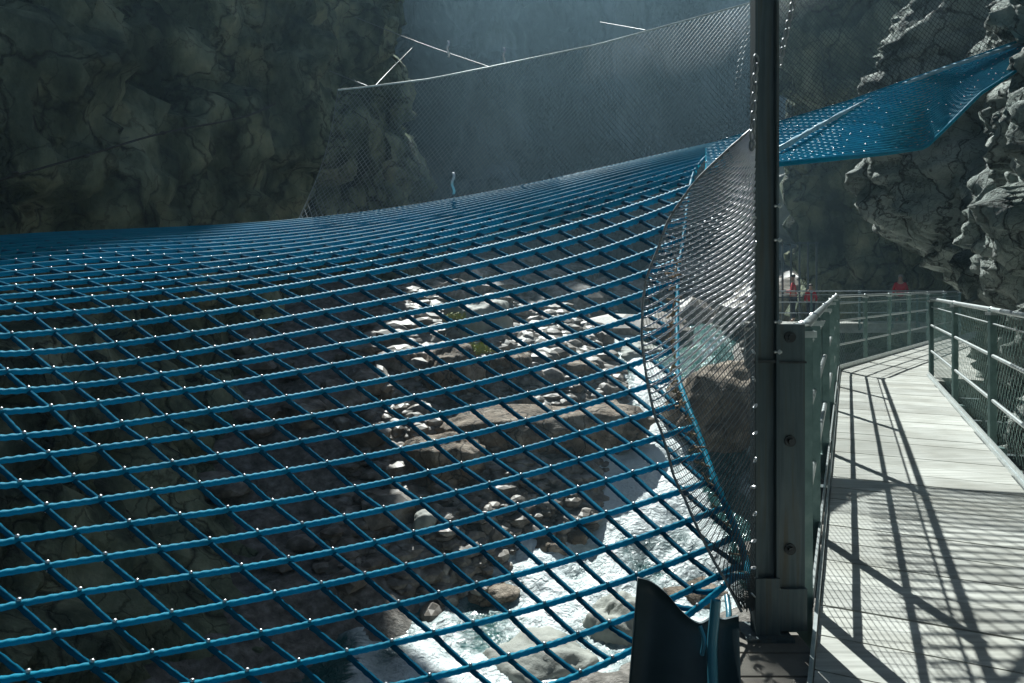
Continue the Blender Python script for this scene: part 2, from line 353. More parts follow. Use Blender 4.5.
# ------------------------------------------------------------------ boulders
def rock_mesh(name, size, seed, mat, sub=4, blocky=.35, parent=None):
    import bmesh
    bm = bmesh.new(); bmesh.ops.create_icosphere(bm, subdivisions=sub, radius=1.)
    for q in bm.verts:
        c = q.co.normalized()
        m = max(abs(c.x), abs(c.y), abs(c.z)); b = c*(1-blocky)+c/m*blocky*.82
        n = noise.fractal(c*1.3+Vector((seed*3.1, seed, 0)), .8, 2.1, 5); n2 = noise.noise(c*.9+Vector((seed, 2*seed, 5)))
        b = b*(1+.17*n+.2*n2)
        q.co = Vector((b.x*size[0], b.y*size[1], b.z*size[2]))
    me = bpy.data.meshes.new(name); bm.to_mesh(me); bm.free()
    for p in me.polygons: p.use_smooth = True
    me.materials.append(mat); o = bpy.data.objects.new(name, me); col.objects.link(o)
    return o
BO = [ # px, py(base centre), Y, size, mat, rotz, label
 (540, 432, 27.0, (4.2,1.7,.95), 'boulder', .25, 'largest brown angular boulder beneath the blue net, dark front and sunlit top', 3),
 (448, 470, 26.0, (1.5,1.4,1.2), 'boulder', .6, 'dark brown boulder against the left end of the largest boulder', 8),
 (565, 372, 32.5, (1.5,1.2,.6), 'boulder', .2, 'brown boulder in the white rapids upstream of the largest boulder', 11),
 (505, 372, 33.0, (1.7,1.3,.9), 'boulder', 1.2, 'broken sunlit boulder pile stone behind the largest boulder', 14),
 (455, 385, 33.5, (1.6,1.5,1.7), 'boulder', .4, 'tall boulder carrying the yellow green plants', 15),
 (478, 335, 36.5, (1.8,1.6,1.8), 'boulder_pale', .9, 'farthest pale sunlit boulder at the foot of the gorge wall', 17),
 (425, 525, 22.5, (.42,.4,.42), 'boulder_pale', .2, 'small pale pointed stone left of the gravel bar', 21),
 (547, 552, 20.6, (.62,.55,.42), 'boulder', .3, 'round brown boulder standing in the foaming water', 24),
 (577, 541, 21.0, (.5,.5,.36), 'boulder', 1.3, 'round brown boulder just right of another in the foam', 27),
 (492, 590, 18.8, (.75,.7,.28), 'boulder', .1, 'low dark stone washed over by white water', 31),
 (545, 690, 15.0, (1.25,1.1,.95), 'boulder_pale', .5, 'big pale grey boulder at the bottom edge of the river', 34),
 (618, 655, 16.0, (.8,.9,1.2), 'boulder_pale', .8, 'tall pale boulder beside the dark blue mat', 37),
 (690, 598, 17.6, (1.4,1.0,.5), 'boulder', .2, 'flat brown boulder near the foot of the steel posts', 41),
 (640, 360, 34.0, (1.3,1.2,.7), 'boulder_pale', .2, 'grey boulder splitting the blue rapids at the right bank', 44),
 (600, 410, 29.5, (.9,.8,.4), 'boulder', .2, 'small dark boulder in the rapids right of the largest boulder', 47),
 (735, 425, 26.0, (3.0,2.0,2.3), 'boulder', .7, 'dark boulder on the right bank behind the bright wire netting', 52),
 (820, 205, 48.0, (5.0,3.5,3.2), 'boulder_pale', .3, 'broad shadowed boulder seen under the net between tall post and cliff', 61),
 (860, 262, 40.0, (4.0,3.0,2.4), 'boulder', .9, 'dark boulder behind the people in red jackets', 64),
]
bo = []
def hit(px, py, Y0):
    dx, dz = (px-CX)/F, -(py-HY)/F
    Y = 9.
    while Y < 70:
        X = dx*Y; z = CAMZ+dz*Y
        if z <= ground_h(X, Y, float(wlev(Y)), float(np.interp(Y, CYs, CXs)), float(np.interp(Y, CYs, HW))): break
        Y += .1
    return Y if Y < 70 else Y0
for px, py, Y, sz, mt, rz, lab, sd in BO:
    Y1 = hit(px, py, Y)
    if Y < 39: sz = tuple(q*Y1/Y for q in sz); Y = Y1
    o = rock_mesh('boulder', sz, sd, M[mt], 5 if sz[0] > .9 else 4)
    p = P(px, py, Y); o.location = (p[0], p[1], p[2]+.1*sz[2]); o.rotation_euler = (0,0,rz)
    tag(o, lab, 'boulder', 'boulders in the river bed'); bo.append(o)
# scattered cobbles: uncountable
g = MB()
ico = None
import bmesh
bm = bmesh.new(); bmesh.ops.create_icosphere(bm, subdivisions=2, radius=1.)
iv = np.array([q.co[:] for q in bm.verts]); iF = np.array([[w.index for w in f.verts] for f in bm.faces]); bm.free()
def cobble(X, Y, r, lift=.25):
    W = float(wlev(Y)); cx = float(np.interp(Y, CYs, CXs)); hw = float(np.interp(Y, CYs, HW))
    z = ground_h(X, Y, W, cx, hw)
    s = np.array([r*random.uniform(.8,1.5), r*random.uniform(.7,1.2), r*random.uniform(.4,.8)])
    a = random.uniform(0, 6.28); c, s_ = math.cos(a), math.sin(a)
    b_ = iv/np.abs(iv).max(1)[:,None]*.8; w_ = random.uniform(.2,.6)
    vv = (iv*(1-w_)+b_*w_)*(1+.3*np.sin(iv[:, [1,2,0]]*random.uniform(2,4)+random.uniform(0,6)).sum(1)[:,None]*.5)*s
    vv = np.stack([vv[:,0]*c-vv[:,1]*s_, vv[:,0]*s_+vv[:,1]*c, vv[:,2]], 1)
    g.add(vv+np.array([X, Y, z+lift*r]), iF)
for _ in range(4800):
    Y = random.uniform(19, 31); cx = float(np.interp(Y, CYs, CXs)); hw = float(np.interp(Y, CYs, HW))
    X = random.uniform(-5, cx-hw*.8)
    cobble(X, Y, random.choice([.06,.08,.10,.13,.16,.2,.3]))
for _ in range(2300):
    Y = random.uniform(28, 42); X = random.uniform(-6, 4.5); cobble(X, Y, random.choice([.12,.16,.2,.3,.4,.55]))
for _ in range(70):
    Y = random.uniform(18, 34); cx = float(np.interp(Y, CYs, CXs)); hw = float(np.interp(Y, CYs, HW))
    cobble(cx+random.uniform(-1,1)*hw*1.2, Y, random.choice([.2,.3,.4]), .2)
for _ in range(500):
    Y = random.uniform(18.5, 30); cx = float(np.interp(Y, CYs, CXs)); hw = float(np.interp(Y, CYs, HW))
    cobble(cx+hw+random.uniform(0,3), Y, random.choice([.12,.2,.3,.45]))
for _ in range(60):
    Y = random.uniform(18, 28); X = random.uniform(-12, -3); cobble(X, Y, random.choice([.2,.35,.5,.8]))
for _ in range(260):
    Y = random.uniform(36, 62); X = random.uniform(-4, 22); cobble(X, Y, random.choice([.5,.9,1.4,1.9]), .1)
o = g.build('cobbles', M['pebble']); tag(o, kind='stuff', label='grey and brown cobbles covering the river banks', cat='cobbles')

# plants on the boulder
def plant(px, py, Y, R, n, label):
    g = MB(); c = np.array(P(px, py, Y))
    root = empty('shrub', c-np.array([0,0,R*.4]), label, 'shrub', 'plants on the far boulders')
    for _ in range(n):
        d = rng.normal(size=3); d /= np.linalg.norm(d); d[2] = abs(d[2])*.7
        p = c+d*R*rng.uniform(.2,1)*np.array([1.3,1,.7])
        a = rng.normal(size=3); a /= np.linalg.norm(a); b = np.cross(a, d); b /= np.linalg.norm(b)+1e-9
        l = rng.uniform(.07,.16)
        g.add([p-a*l, p+b*l*.5, p+a*l, p-b*l*.5], [(0,1,2,3)])
    g.build('foliage', M['moss'], root)
    s = MB()
    for k in range(7):
        a = k*.9; s.tube([c-np.array([0,0,R*.6]), c+np.array([math.cos(a)*R*.4, math.sin(a)*R*.4, 0]), c+np.array([math.cos(a)*R*.9, math.sin(a)*R*.8, R*.35])], .012, 4)
    s.build('stem', M['brown'], root)
plant(470, 352, hit(470, 372, 33)-.7, .8, 520, 'larger yellow green leafy shrub on the tall boulder')
plant(458, 318, hit(458, 333, 36)-.7, .55, 260, 'small yellow green shrub at the farthest pale boulder')

# ------------------------------------------------------------------ boardwalk
corner = np.array([5.77, 12.6]); D2 = np.array([.653, .757]); N2 = np.array([.757, -.653])
g = MB()
s = -.2; k = 0
PW = .31
def plank(a, b, c, d, z=0.):
    # quad footprint a,b (left near, left far) c,d (right far, right near)
    top = [(*a, z), (*d, z), (*c, z), (*b, z)]; bot = [(p[0], p[1], z-.05) for p in top]
    g.add(top+bot, [(0,1,2,3),(4,7,6,5),(0,4,5,1),(1,5,6,2),(2,6,7,3),(3,7,4,0)])
O = np.array([-.13-.0, 0.])    # left edge at Y=0
def Lp(s): return O+DX*s
Wd = 1.277
for k in range(-12, 42):
    s0 = k*PW; s1 = s0+PW-.011; z = random.uniform(-.002, .002)
    y0 = Lp(s0)[1]
    a = Lp(s0); b = Lp(s1)
    e0 = Wd+random.uniform(-.006,.006)
    plank(a+NL*.0, b, b-NL*e0, a-NL*e0, z)
smax = 42*PW
# turning piece and far part
A0 = Lp(smax); 
pc = [Lp(smax), corner, corner+D2*6.6]
B_in = Lp(smax)-NL*Wd
for k in range(0, 48):
    q0 = k*.285; q1 = q0+.276
    a = corner+D2*q0; b = corner+D2*q1
    if q0 < 3.4:
        w = 3.6
    else: w = 1.9
    w = min(w, 1.9+max(0, 1.7*(1-q0/3.4)))
    plank(a, b, b+N2*w, a+N2*w, -.006+random.uniform(-.002,.002))
o = g.build('boardwalk', M['wood']); tag(o, kind='structure')
# fill between run and corner
g = MB()
for k in range(0, 4):
    s0 = smax+k*PW; s1 = s0+PW-.009
    plank(Lp(s0), Lp(s1), Lp(s1)-NL*(Wd+.2), Lp(s0)-NL*(Wd+.2), -.012)
o = g.build('boardwalk_turn', M['wood']); tag(o, kind='structure')
# steel bearers below the planks
g = MB()
def P3(p, z): return (p[0], p[1], z)
for off in (.12, .65, 1.15):
    g.bar(P3(Lp(-3.8)-NL*off, -.15), P3(Lp(smax)-NL*off, -.15), .08, .17)
for k in range(9):
    s0 = -3.4+k*2.05
    g.bar(P3(Lp(s0)+NL*.12, -.32), P3(Lp(s0)-NL*3.0, -.32), .1, .14)
g.bar(P3(corner+N2*.1,-.15), P3(corner+D2*13+N2*.1,-.15), .08, .17)
g.bar(P3(corner+N2*1.6,-.15), P3(corner+D2*13+N2*1.6,-.15), .08, .17)
o = g.build('walkway_bearers', M['post']); tag(o, 'dark steel bearers carrying the plank boardwalk along the rock', 'walkway frame')

# ------------------------------------------------------------------ railings
def railing(label, pts_posts, H, side, infill=True, name='railing', curve=False, double=False, cell=.05, post_w=.05, base=True, zoff=0., mesh_mat='wire_green'):
    """pts_posts: list of (x,y) post feet; side: 2-vector pointing to the outside"""
    pts = [np.array(p, float) for p in pts_posts]
    root = empty(name, (*pts[0], zoff), label, 'railing', 'boardwalk railings')
    post_w = .068
    sd = np.asarray(side, float)
    for p in pts:
        g = MB(); 
        g.box((p[0], p[1], zoff+(H-.25)/2), (post_w, post_w*.6, H+.25), None)
        g.box((p[0]+sd[0]*.045, p[1]+sd[1]*.045, zoff-.1), (.1,.1,.16))
        pm = g.build('post', M['steel'], root, bevel=.004)
        h = MB()
        h.sphere((p[0], p[1], zoff+H+.012), .03, 10, 6, (1,1,.6))
        h.box((p[0], p[1], zoff+H-.035), (post_w*1.25, post_w*1.25, .03)); h.build('rail_clamp', M['galv'], pm)
    def rail(z, r, name_, mt, n=8):
        g = MB(); g.tube([(p[0], p[1], z+zoff) for p in [pts[0]-(pts[1]-pts[0])*.01]+pts[1:-1]+[pts[-1]]], r, n); return g.build(name_, M[mt], root, smooth=True)
    rail(H, .024, 'top_rail', 'galv')
    rail(H-.13, .008, 'tension_wire', 'galv', 5)
    rail(H*.66, .018, 'middle_rail', 'galv'); rail(H*.33, .018, 'middle_rail', 'galv')
    if base:
        g = MB()
        for a, b in zip(pts[:-1], pts[1:]): g.bar(P3(a-sd*.035, zoff+.03), P3(b-sd*.035, zoff+.03), .012, .09)
        g.build('toe_board', M['galv'], root)
    if infill:
        g = MB(); d = np.concatenate([[0], np.cumsum([np.linalg.norm(b-a) for a, b in zip(pts[:-1], pts[1:])])])
        def at(s):
            return np.array([np.interp(s, d, [p[0] for p in pts]), np.interp(s, d, [p[1] for p in pts])])+sd*.03
        nz = int((H-.06)/cell); Lt = d[-1]; nu = int(Lt/cell)
        for sg in (1, -1):
            for u0 in range(-nz, nu+nz, 2):
                line = []
                for k in range(nz+1):
                    u = u0+sg*k if sg > 0 else u0-k
                    if 0 <= u <= nu:
                        q = at(u*cell); line.append((q[0]+sg*sd[0]*.003, q[1]+sg*sd[1]*.003, zoff+.04+k*cell))
                g_ = line
                if len(g_) > 1: g.tube(g_, .0021, 3)
        g.build('wire_mesh', M[mesh_mat], root)
    return root
offL = NL*.07
def pl(Y): return np.array([lx(Y), Y])+offL
railing('long left railing with wire mesh beginning beside the short steel post', [pl(3.36), pl(4.3), pl(6.43), pl(8.6), pl(10.6), pl(12.6)], 1.3, NL)
c0 = pl(12.6)
railing('curved far railing on the outer side where the boardwalk bends right', [c0+D2*.05, c0+D2*1.8, c0+D2*3.6, c0+D2*5.4, c0+D2*7.4, c0+D2*9.5, c0+D2*11.8], 1.28, -N2)
offR = -NL*.06
def pr(Y): return np.array([rx(Y), Y])+offR
railing('right railing along the rock wall with white sunlit rails', [pr(.5), pr(2.4), pr(4.5), pr(6.75), pr(9.1), pr(11.7)], 1.26, -NL, cell=.06)
e0 = pr(11.7)
# edge beam at deck sides
for nm, f_, sgn, lab in (('edge_beam', lx, 1, 'thin steel edge strip along the left side of the boardwalk'), ('edge_beam', rx, -1, 'thin steel edge strip along the right side of the boardwalk')):
    g = MB(); y1 = 12.6 if sgn > 0 else 11.8
    a = np.array([f_(-2), -2.])+NL*sgn*.012; b = np.array([f_(y1), y1])+NL*sgn*.012
    g.bar(P3(a, -.03), P3(b, -.03), .016, .12); o = g.build(nm, M['galv']); tag(o, lab, 'edge beam')

# far walkway with railing and people
FY = 26.
g = MB()
fa = np.array([8.6, 26.0]); fb = np.array([20., 27.2])
for k in range(44):
    t0 = k/44; t1 = (k+.94)/44
    a = fa+(fb-fa)*t0; b = fa+(fb-fa)*t1
    plank(np.array([a[0], a[1]-.7]), np.array([a[0], a[1]+.7]), np.array([b[0], b[1]+.7]), np.array([b[0], b[1]-.7]), .1)
g.bar((8.6,25.4,-.1),(20,26.6,-.1),.1,.3); g.bar((8.6,26.6,-.1),(20,27.8,-.1),.1,.3)
o = g.build('boardwalk_far', M['wood']); tag(o, kind='structure')
r = railing('distant railing in shade in front of the people in red', [(8.8,25.35),(10.6,25.5),(12.4,25.7),(13.6,25.85),(14.6,25.95),(16.2,26.1),(18.2,26.3)], 1.15, (0,-1), infill=False, base=False, zoff=.1)
g = MB()
br = empty('barrier', (10.7, 27.2, .1), 'shadowed barred barrier behind the left pair of people', 'barrier')
for k in range(6):
    g = MB(); g.box((9.9+.32*k, 27.2, 1.6), (.06,.06,3.0)); g.build('bar', M['post'], br)
for z in (1.0, 3.05):
    g = MB(); g.bar((9.8,27.25,z),(11.6,27.25,z),.05,.05); g.build('rail', M['post'], br)
for k, (x, y, nm) in enumerate([(8.8,26.8,'nearest the left end'),(12.3,27.0,'at its middle'),(16,27.4,'nearest the right end')]):
    g = MB(); g.box((x, y, -3.0), (.25,.25,6.0)); g.box((x, y, -.05), (.5,.5,.12)); o = g.build('support_pier', M['post']); tag(o, 'square pier under the distant boardwalk, '+nm, 'pier', 'piers of the distant boardwalk')

def person(loc, rz, label, arms=0, hair='hair', scale=1.):
    root = empty('person', loc, label, 'person', 'visitors in red jackets')
    def skinned(name, verts, edges, radii, mt, parent, rootv=0, sub=2):
        me = bpy.data.meshes.new(name); me.from_pydata([tuple(np.array(q)*scale) for q in verts], edges, [])
        o = bpy.data.objects.new(name, me); col.objects.link(o); o.parent = parent
        sk = o.modifiers.new('skin', 'SKIN'); sk.use_smooth_shade = True
        for i, rr in enumerate(radii):
            rr = rr if isinstance(rr, tuple) else (rr, rr)
            me.skin_vertices[0].data[i].radius = (rr[0]*scale, rr[1]*scale)
        me.skin_vertices[0].data[rootv].use_root = True
        ss_ = o.modifiers.new('sub', 'SUBSURF'); ss_.levels = 1; ss_.render_levels = sub
        me.materials.append(M[mt]); return o
    el = [(.235,-.02,1.13),(.24,.10,.92)] if not arms else [(.32,.05,1.15),(.22,.30,1.12)]
    V = [(0,0,.95),(0,0,1.15),(0,0,1.38),(0,.01,1.5),(0,.02,1.6),(0,.03,1.70),
         (.16,0,1.40),el[0],el[1],(-.16,0,1.40),(-el[0][0],el[0][1],el[0][2]),(-el[1][0],el[1][1],el[1][2]),
         (.1,0,.86),(.11,.03,.5),(.12,-.01,.09),(.13,.13,.04),(-.1,0,.86),(-.11,.0,.5),(-.12,-.03,.09),(-.13,.11,.04)]
    E = [(0,1),(1,2),(2,3),(3,4),(4,5),(2,6),(6,7),(7,8),(2,9),(9,10),(10,11),(0,12),(12,13),(13,14),(14,15),(0,16),(16,17),(17,18),(18,19)]
    R_ = [(.15,.11),(.14,.1),(.16,.1),.055,.085,.07,.055,.042,.033,.055,.042,.033,.085,.06,.042,.035,.085,.06,.042,.035]
    body = skinned('body', V, E, R_, 'skin', root)
    body.rotation_euler = (0,0,rz)
    # jacket over torso and arms
    hand = lambda s_: tuple(np.array(el[0])*.15+np.array(el[1])*.85) if s_ > 0 else (-(el[0][0]*.15+el[1][0]*.85), el[0][1]*.15+el[1][1]*.85, el[0][2]*.15+el[1][2]*.85)
    Vj = [(0,0,.86),(0,0,1.12),(0,0,1.38),(0,.01,1.49),(.16,0,1.40),el[0],hand(1),(-.16,0,1.40),(-el[0][0],el[0][1],el[0][2]),hand(-1)]
    Ej = [(0,1),(1,2),(2,3),(2,4),(4,5),(5,6),(2,7),(7,8),(8,9)]
    j = skinned('jacket', Vj, Ej, [(.17,.14),(.155,.125),(.16,.125),.07,.068,.055,.048,.068,.055,.048], 'red', body)
    Vt = [(0,0,.93),(.1,0,.84),(.11,.03,.5),(.12,-.01,.13),(-.1,0,.84),(-.11,0,.5),(-.12,-.03,.13)]
    t = skinned('trousers', Vt, [(0,1),(1,2),(2,3),(0,4),(4,5),(5,6)], [(.15,.12),.105,.078,.06,.105,.078,.06], 'dark_cloth', body)
    h = skinned('hair', [(0,-.01,1.62),(0,-.01,1.70),(0,.01,1.76)], [(0,1),(1,2)], [.075,.092,.07], hair, body)
    for sx in (-.035,.035):
        f = MB(); f.sphere((sx*scale,.115*scale,1.66*scale), .011*scale, 6, 4); fo = f.build('eye', M['bolt'], None); fo.parent = body
    f = MB(); f.sphere((0,.125*scale,1.635*scale), .016*scale, 6, 4, (.8,1,1.3)); fo = f.build('nose', M['skin'], None); fo.parent = body
    f = MB(); f.sphere((0,.112*scale,1.60*scale), .022*scale, 6, 4, (1,.4,.25)); fo = f.build('mouth', M['skin'], None); fo.parent = body
    return root
person((14.35, 26.6, .1), 2.7, 'person in a bright red jacket standing alone beyond the bend of the boardwalk', 0)
person((10.35, 26.5, .1), 1.2, 'person in a red jacket, taller of the pair behind the steel posts', 1, 'hair_dark')
person((10.85, 26.15, .1), 2.6, 'smaller person in a red jacket, shorter of the pair behind the steel posts', 0, 'hair_dark', .80)

# ------------------------------------------------------------------ steel posts
PY = 3.12
def hbeam(g, cx, cy, z0, z1, w, d, t=.012):
    g.box((cx, cy, (z0+z1)/2), (w, t, z1-z0))
    for sx in (-1, 1): g.box((cx+sx*(w/2+t*.5-.0), cy, (z0+z1)/2), (t, d, z1-z0))
root = empty('steel_post', (1.09, PY, 0), 'tall dark steel post rising out of the picture beside the boardwalk', 'post', 'steel net posts')
g = MB(); z1 = 4.6
xc = (764.5-CX)/F*PY
hbeam(g, xc, PY, -.02, z1, .078, .07); g.build('shaft', M['post'], root, bevel=.002)
g = MB(); g.box((xc, PY+.0, -.012), (.2,.17,.02)); g.build('foot_plate', M['post'], root)
g = MB(); g.box((xc, PY-.02, 1.5-(361-HY)/F*PY), (.108,.012,.012)); g.build('seam', M['bolt'], root)
g = MB(); g.box((xc, PY-.037, .12), (.105,.012,.24)); g.build('splice_plate', M['post'], root)
for py in (206, 240, 322, 352): 
    g = MB(); q = P(779, py, PY-.03); g.sphere(q, .011, 8, 5)
    g.tube([(q[0]-.02, q[1], q[2]), (q[0]+.012, q[1], q[2])], .006, 6)
    g.build('hook', M['galv'], root)
for py in range(190, 600, 27):
    g = MB(); q = P(754+random.uniform(-1,1.5), py, PY-.045); g.torus(q, .010, .0035, Matrix.Rotation(random.uniform(0,3), 3, 'Y'), 10, 5)
    g.build('eyelet', M['shiny'], root)

root = empty('steel_post', ((791-CX)/F*PY, PY, 0), 'short steel post with dark bolt holes between tall post and left railing', 'post', 'steel net posts')
g = MB(); xs_ = (791-CX)/F*PY; zt = 1.5-(324-HY)/F*PY
g.box((xs_, PY-.002, zt/2), (.116, .014, zt)); g.box((xs_-.058+.006, PY+.05, zt/2), (.012,.09,zt)); g.box((xs_+.058-.006, PY+.05, zt/2), (.012,.09,zt))
g.build('shaft', M['post'], root, bevel=.003)
g = MB(); g.box((xs_, PY-.02, .10), (.117,.02,.18)); g.build('foot_plate', M['post'], root)
for py in (337, 441, 549):
    g = MB(); q = P(790, py, PY-.012); 
    g.tube([(q[0], q[1]+.004, q[2]), (q[0], q[1]-.006, q[2])], .024, 16); g.tube([(q[0], q[1]-.0045, q[2]), (q[0], q[1]-.005, q[2])], [.024,.0005], 16)
    g.tube([(q[0], q[1]-.006, q[2]), (q[0], q[1]-.018, q[2]),(q[0], q[1]-.0182, q[2])], [.013,.013,.0005], 6)
    g.build('bolt', M['bolt'], root)
g = MB(); g.box((xs_, PY-.012, 1.5-(362-HY)/F*PY), (.122,.012,.008)); g.build('seam', M['bolt'], root)

# platform plate beside the posts
g = MB()
for k in range(6):
    g.box((1.06-.02*0, 3.14-.18*k-.09, -.04), (.36, .17, .05))
o = g.build('side_platform', M['plate'], bevel=.004); tag(o, 'brown plank platform at the foot of the steel posts with dappled light', 'platform')

# chains on the post
def chain(p0, p1, label, n, r=.017):
    root_g = MB(); p0 = np.array(p0); p1 = np.array(p1)
    for k in range(n):
        c = p0+(p1-p0)*k/(n-1)
        Mx = Matrix.Rotation(math.radians(90), 3, 'X')
        Mx = Matrix.Rotation((k % 2)*math.pi/2+.4, 3, 'Z') @ Mx
        root_g.torus(c, r, .0055, Mx, 12, 6, .7, 1.25)
    o = root_g.build('chain', M['chain'], smooth=True); tag(o, label, 'chain', 'chains on the tall post')
chain(P(756, 60, PY-.05), P(752, 145, PY-.05), 'steel chain on the left side of the tall post above the wire netting', 10)
chain(P(796, -10, PY+.35), P(780, 62, PY+.2), 'steel chain hanging right of the tall post at the top', 9)

# ------------------------------------------------------------------ the blue net
rowsY = {
 15:[796,762,724,683,665,640,606], 14:[756,722,684,643,628,606,586], 13:[718,683,641.5,601,588,571,552], 12:[680,646,604,563,551,534,517],
 11:[644,609.5,568,528,516,501,485], 10:[608,574.5,537.5,493.5,483.5,470,455], 9:[573.5,543,506,465.5,455,440,425], 8:[543,514,479,439.5,428,413,398],
 7:[514,485,449.8,413,400,385,368], 6:[486,459.5,422.3,387.5,374,358,340], 5:[461,434,400,363,350,334.5,316], 4:[438,412.5,376.5,341,328,312.5,294],
 3:[412,388.6,353,319,307.5,290.5,272], 2:[391.7,369.3,334.5,299.5,288.5,271,252], 1:[372,351.3,314.8,280.5,269.3,252,232], 0:[354,332.7,298.7,262,251.7,234,212],
 -1:[336,314.5,281.5,245,233.3,215.5,195], -2:[319,299,267,230,217.7,202,184], -3:[307.5,287.5,257.8,219,208.5,192,176], -4:[297,279,249,211.5,202,185.5,170.5],
 -5:[288.5,271.3,242.8,205,196.3,180,166], -6:[281,265,237.5,200,191.3,176,163], -7:[274.3,259,233.3,196,187,172.5,160], -8:[268.3,254,229.8,192.6,183.5,169.6,157.8],
 -9:[263,249.7,226.5,189.8,180.6,167.2,156], -10:[258.5,245.9,223.6,187.4,178.3,165.2,154.4], -11:[254.4,242.6,220.9,185.4,176.5,163.6,153], -12:[250.8,239.6,218.4,183.8,175,162.3,151.8],
 -13:[247.5,236.9,216.1,182.5,173.8,161.2,150.8], -14:[244.6,234.4,214,181.4,172.8,160.3,150], -15:[242,232.2,212.2,180.6,172.1,159.6,149.3], -16:[239.8,230.2,210.7,180,171.5,159.1,148.8], -17:[238,228.5,209.5,179.6,171.1,158.7,148.3]}
colsX = np.array([0,200,400,560,600,650,700.])
knots = {
 4:(0,[23.7,72.9,120.3,164.2,206,247,283.6,318.8,353.7,386.6]),
 3:(0,[1.5,53.3,97.3,142.3,184,224.6,261.7,297,331.7,363,393]),
 2:(1,[27.4,74,117,158,198.7,236.7,270,305.6,338.7,368,398,428,456,482]),
 1:(1,[4.8,52.7,95.3,137.9,175.6,214,250,283.6,316,346,377,405,433,460,485.6]),
 0:(2,[30.7,73,114,153,191,226.8,260.6,293.5,323.6,353,381,409.9,435,461,487,510,532.6,555,577,598.7,621.7,640]),
 -1:(2,[13.6,55.8,95.7,134,171.7,206,241.7,272.7,304.7,335,362.7,389.7,417,442,467,490,513,535.7,556.5,579.6,598.7,620.6,638.8,658,677.7]),
 -2:(3,[34,76,114,151,186,221,252.5,283.6,313,341.6,369,395,421.5,446,469.6,492,514.6,536.6,557.6,578,600]),
 -3:(3,[13.6,53.8,92.4,128.4,166,198,230,261,291,319,347,373.7,398.7,423,447,470,493,514,535.7,555.4,575.6,595]),
 -4:(5,[70,108,143,176,210,238.4,269,298.8,325.4,351.5,376.3,400]),
 -5:(5,[51,88,122,155.6,188,218.7,248,276.4,304.5,330.6,356.8,380]),
 -6:(6,[67.6,102,135,167,198,227,255.8,283.4,310.4,336,362,384]),
 -7:(6,[50.5,83,117.5,149,178,207,237,264,291,316,340.5,366,387.7]),
 5:(0,[48.7,97.9,146.9,190.3,232.5,273,310,345.6,379,411,441]),
 6:(-1,[20.4,74.9,123.6,173.4,217.8,258,298.8,337.4,372,405]),
 7:(-1,[48,100,151.5,201.5,242.8,286,325.4,364,398.7,431.6,464.5]),
 8:(-2,[19,76,129.5,179,229.6,274,317,354,390.6,427,459,491,521.6,549.5,580]),
 9:(-2,[50.5,106.7,162,209.7,259,303.4,345,384,423,457,487.6,521.6,550,580,605,632.5,659]),
 10:(-3,[18,79.7,137,191.6,240.8,290.4,334,376.3,413,452,486.5,520.5,548,580,608,630,656]),
 11:(-3,[50.5,114,170.6,224.8,273.8,321.6,365.8,406.8,444.8,483,514,547,577.6,604,634.6,661,685,709]),
 12:(0,[260,310.4,356.3,398.7,438,478,514.6,544.6,580,608,633.5,658.8,689.5,713.7]),
 13:(0,[295,347,392,433.8,473.7,509.5,548,578.7,609,637,662,689.5,711.5]),
 14:(2,[427,466.7,505,547,582,612,637,664,689.5,713.6])}
A_ = []; b_ = []
def basis(i, r):
    i = i/14.; r = r/14.; return [i**a*r**b for a in range(5) for b in range(5) if a+b <= 5]
for r, (i0, L_) in knots.items():
    for k, x in enumerate(L_): A_.append(basis(i0+k, r)); b_.append(x)
# anchors far rows (columns of knots run nearly straight up there)
for i, x8, x17 in ((11,185,90),(17,352,290),(22,478,455),(26,560,548),(30,640,640),(34,705,712)):
    for _ in range(2):
        A_.append(basis(i, -9)); b_.append(x8); A_.append(basis(i, -17)); b_.append(x17)
co = np.linalg.lstsq(np.array(A_), np.array(b_), rcond=None)[0]
res = np.array(A_)@co-np.array(b_); print('net fit residual', np.abs(res).max(), np.sqrt((res**2).mean()))
def net_x(i, r): return float(np.dot(basis(i, r), co))
# smooth y(x) per row: quadratic-ish spline by fitting a cubic
rc = {r: np.polyfit(colsX, np.array(ys_), 4) for r, ys_ in rowsY.items()}
rr_ = np.array(sorted(rc)); rcm = np.array([rc[r] for r in rr_])
def net_y(x, r):
    ys2 = [np.polyval(c, min(max(x, -30), 735)) + (x+30)*(-.09 if x < -30 else 0) for c in rcm]
    return float(np.interp(r, rr_, ys2))
DC = np.array([-100,0,200,400,560,650,720.]); DR = np.array([-17,-8,-3,0,4,8,11,15.])
DT = np.array([[6.5,6.6,7.3,8.2,8.7,8.7,8.6],[4.6,4.9,5.8,7.0,7.9,8.0,8.2],[3.7,4.1,4.9,6.2,7.2,7.3,7.5],[3.3,3.65,4.4,5.6,6.4,6.5,6.4],
               [2.8,3.1,3.8,4.9,5.5,5.6,5.2],[2.4,2.65,3.3,4.2,4.6,4.4,4.0],[2.1,2.35,2.9,3.5,3.8,3.8,3.6],[1.8,2.05,2.5,2.9,3.1,3.2,3.2]])
def net_Y(x, r):
    return float(np.interp(r, DR, [np.interp(x, DC, row) for row in DT]))
EDG = [(742,120),(722,142),(700,160),(690,185),(686,215),(682,250),(678,271),(677,330),(678,383),(691,412),(714,478),(742,545),(750,580),(756,640),(758,700)]
ex = np.array([e[0] for e in EDG]); ey = np.array([e[1] for e in EDG])
def edge_x(y): return float(np.interp(y, ey, ex))
def net_p(i, r):
    x = net_x(i, r); y = net_y(x, r); return x, y, net_Y(x, r)
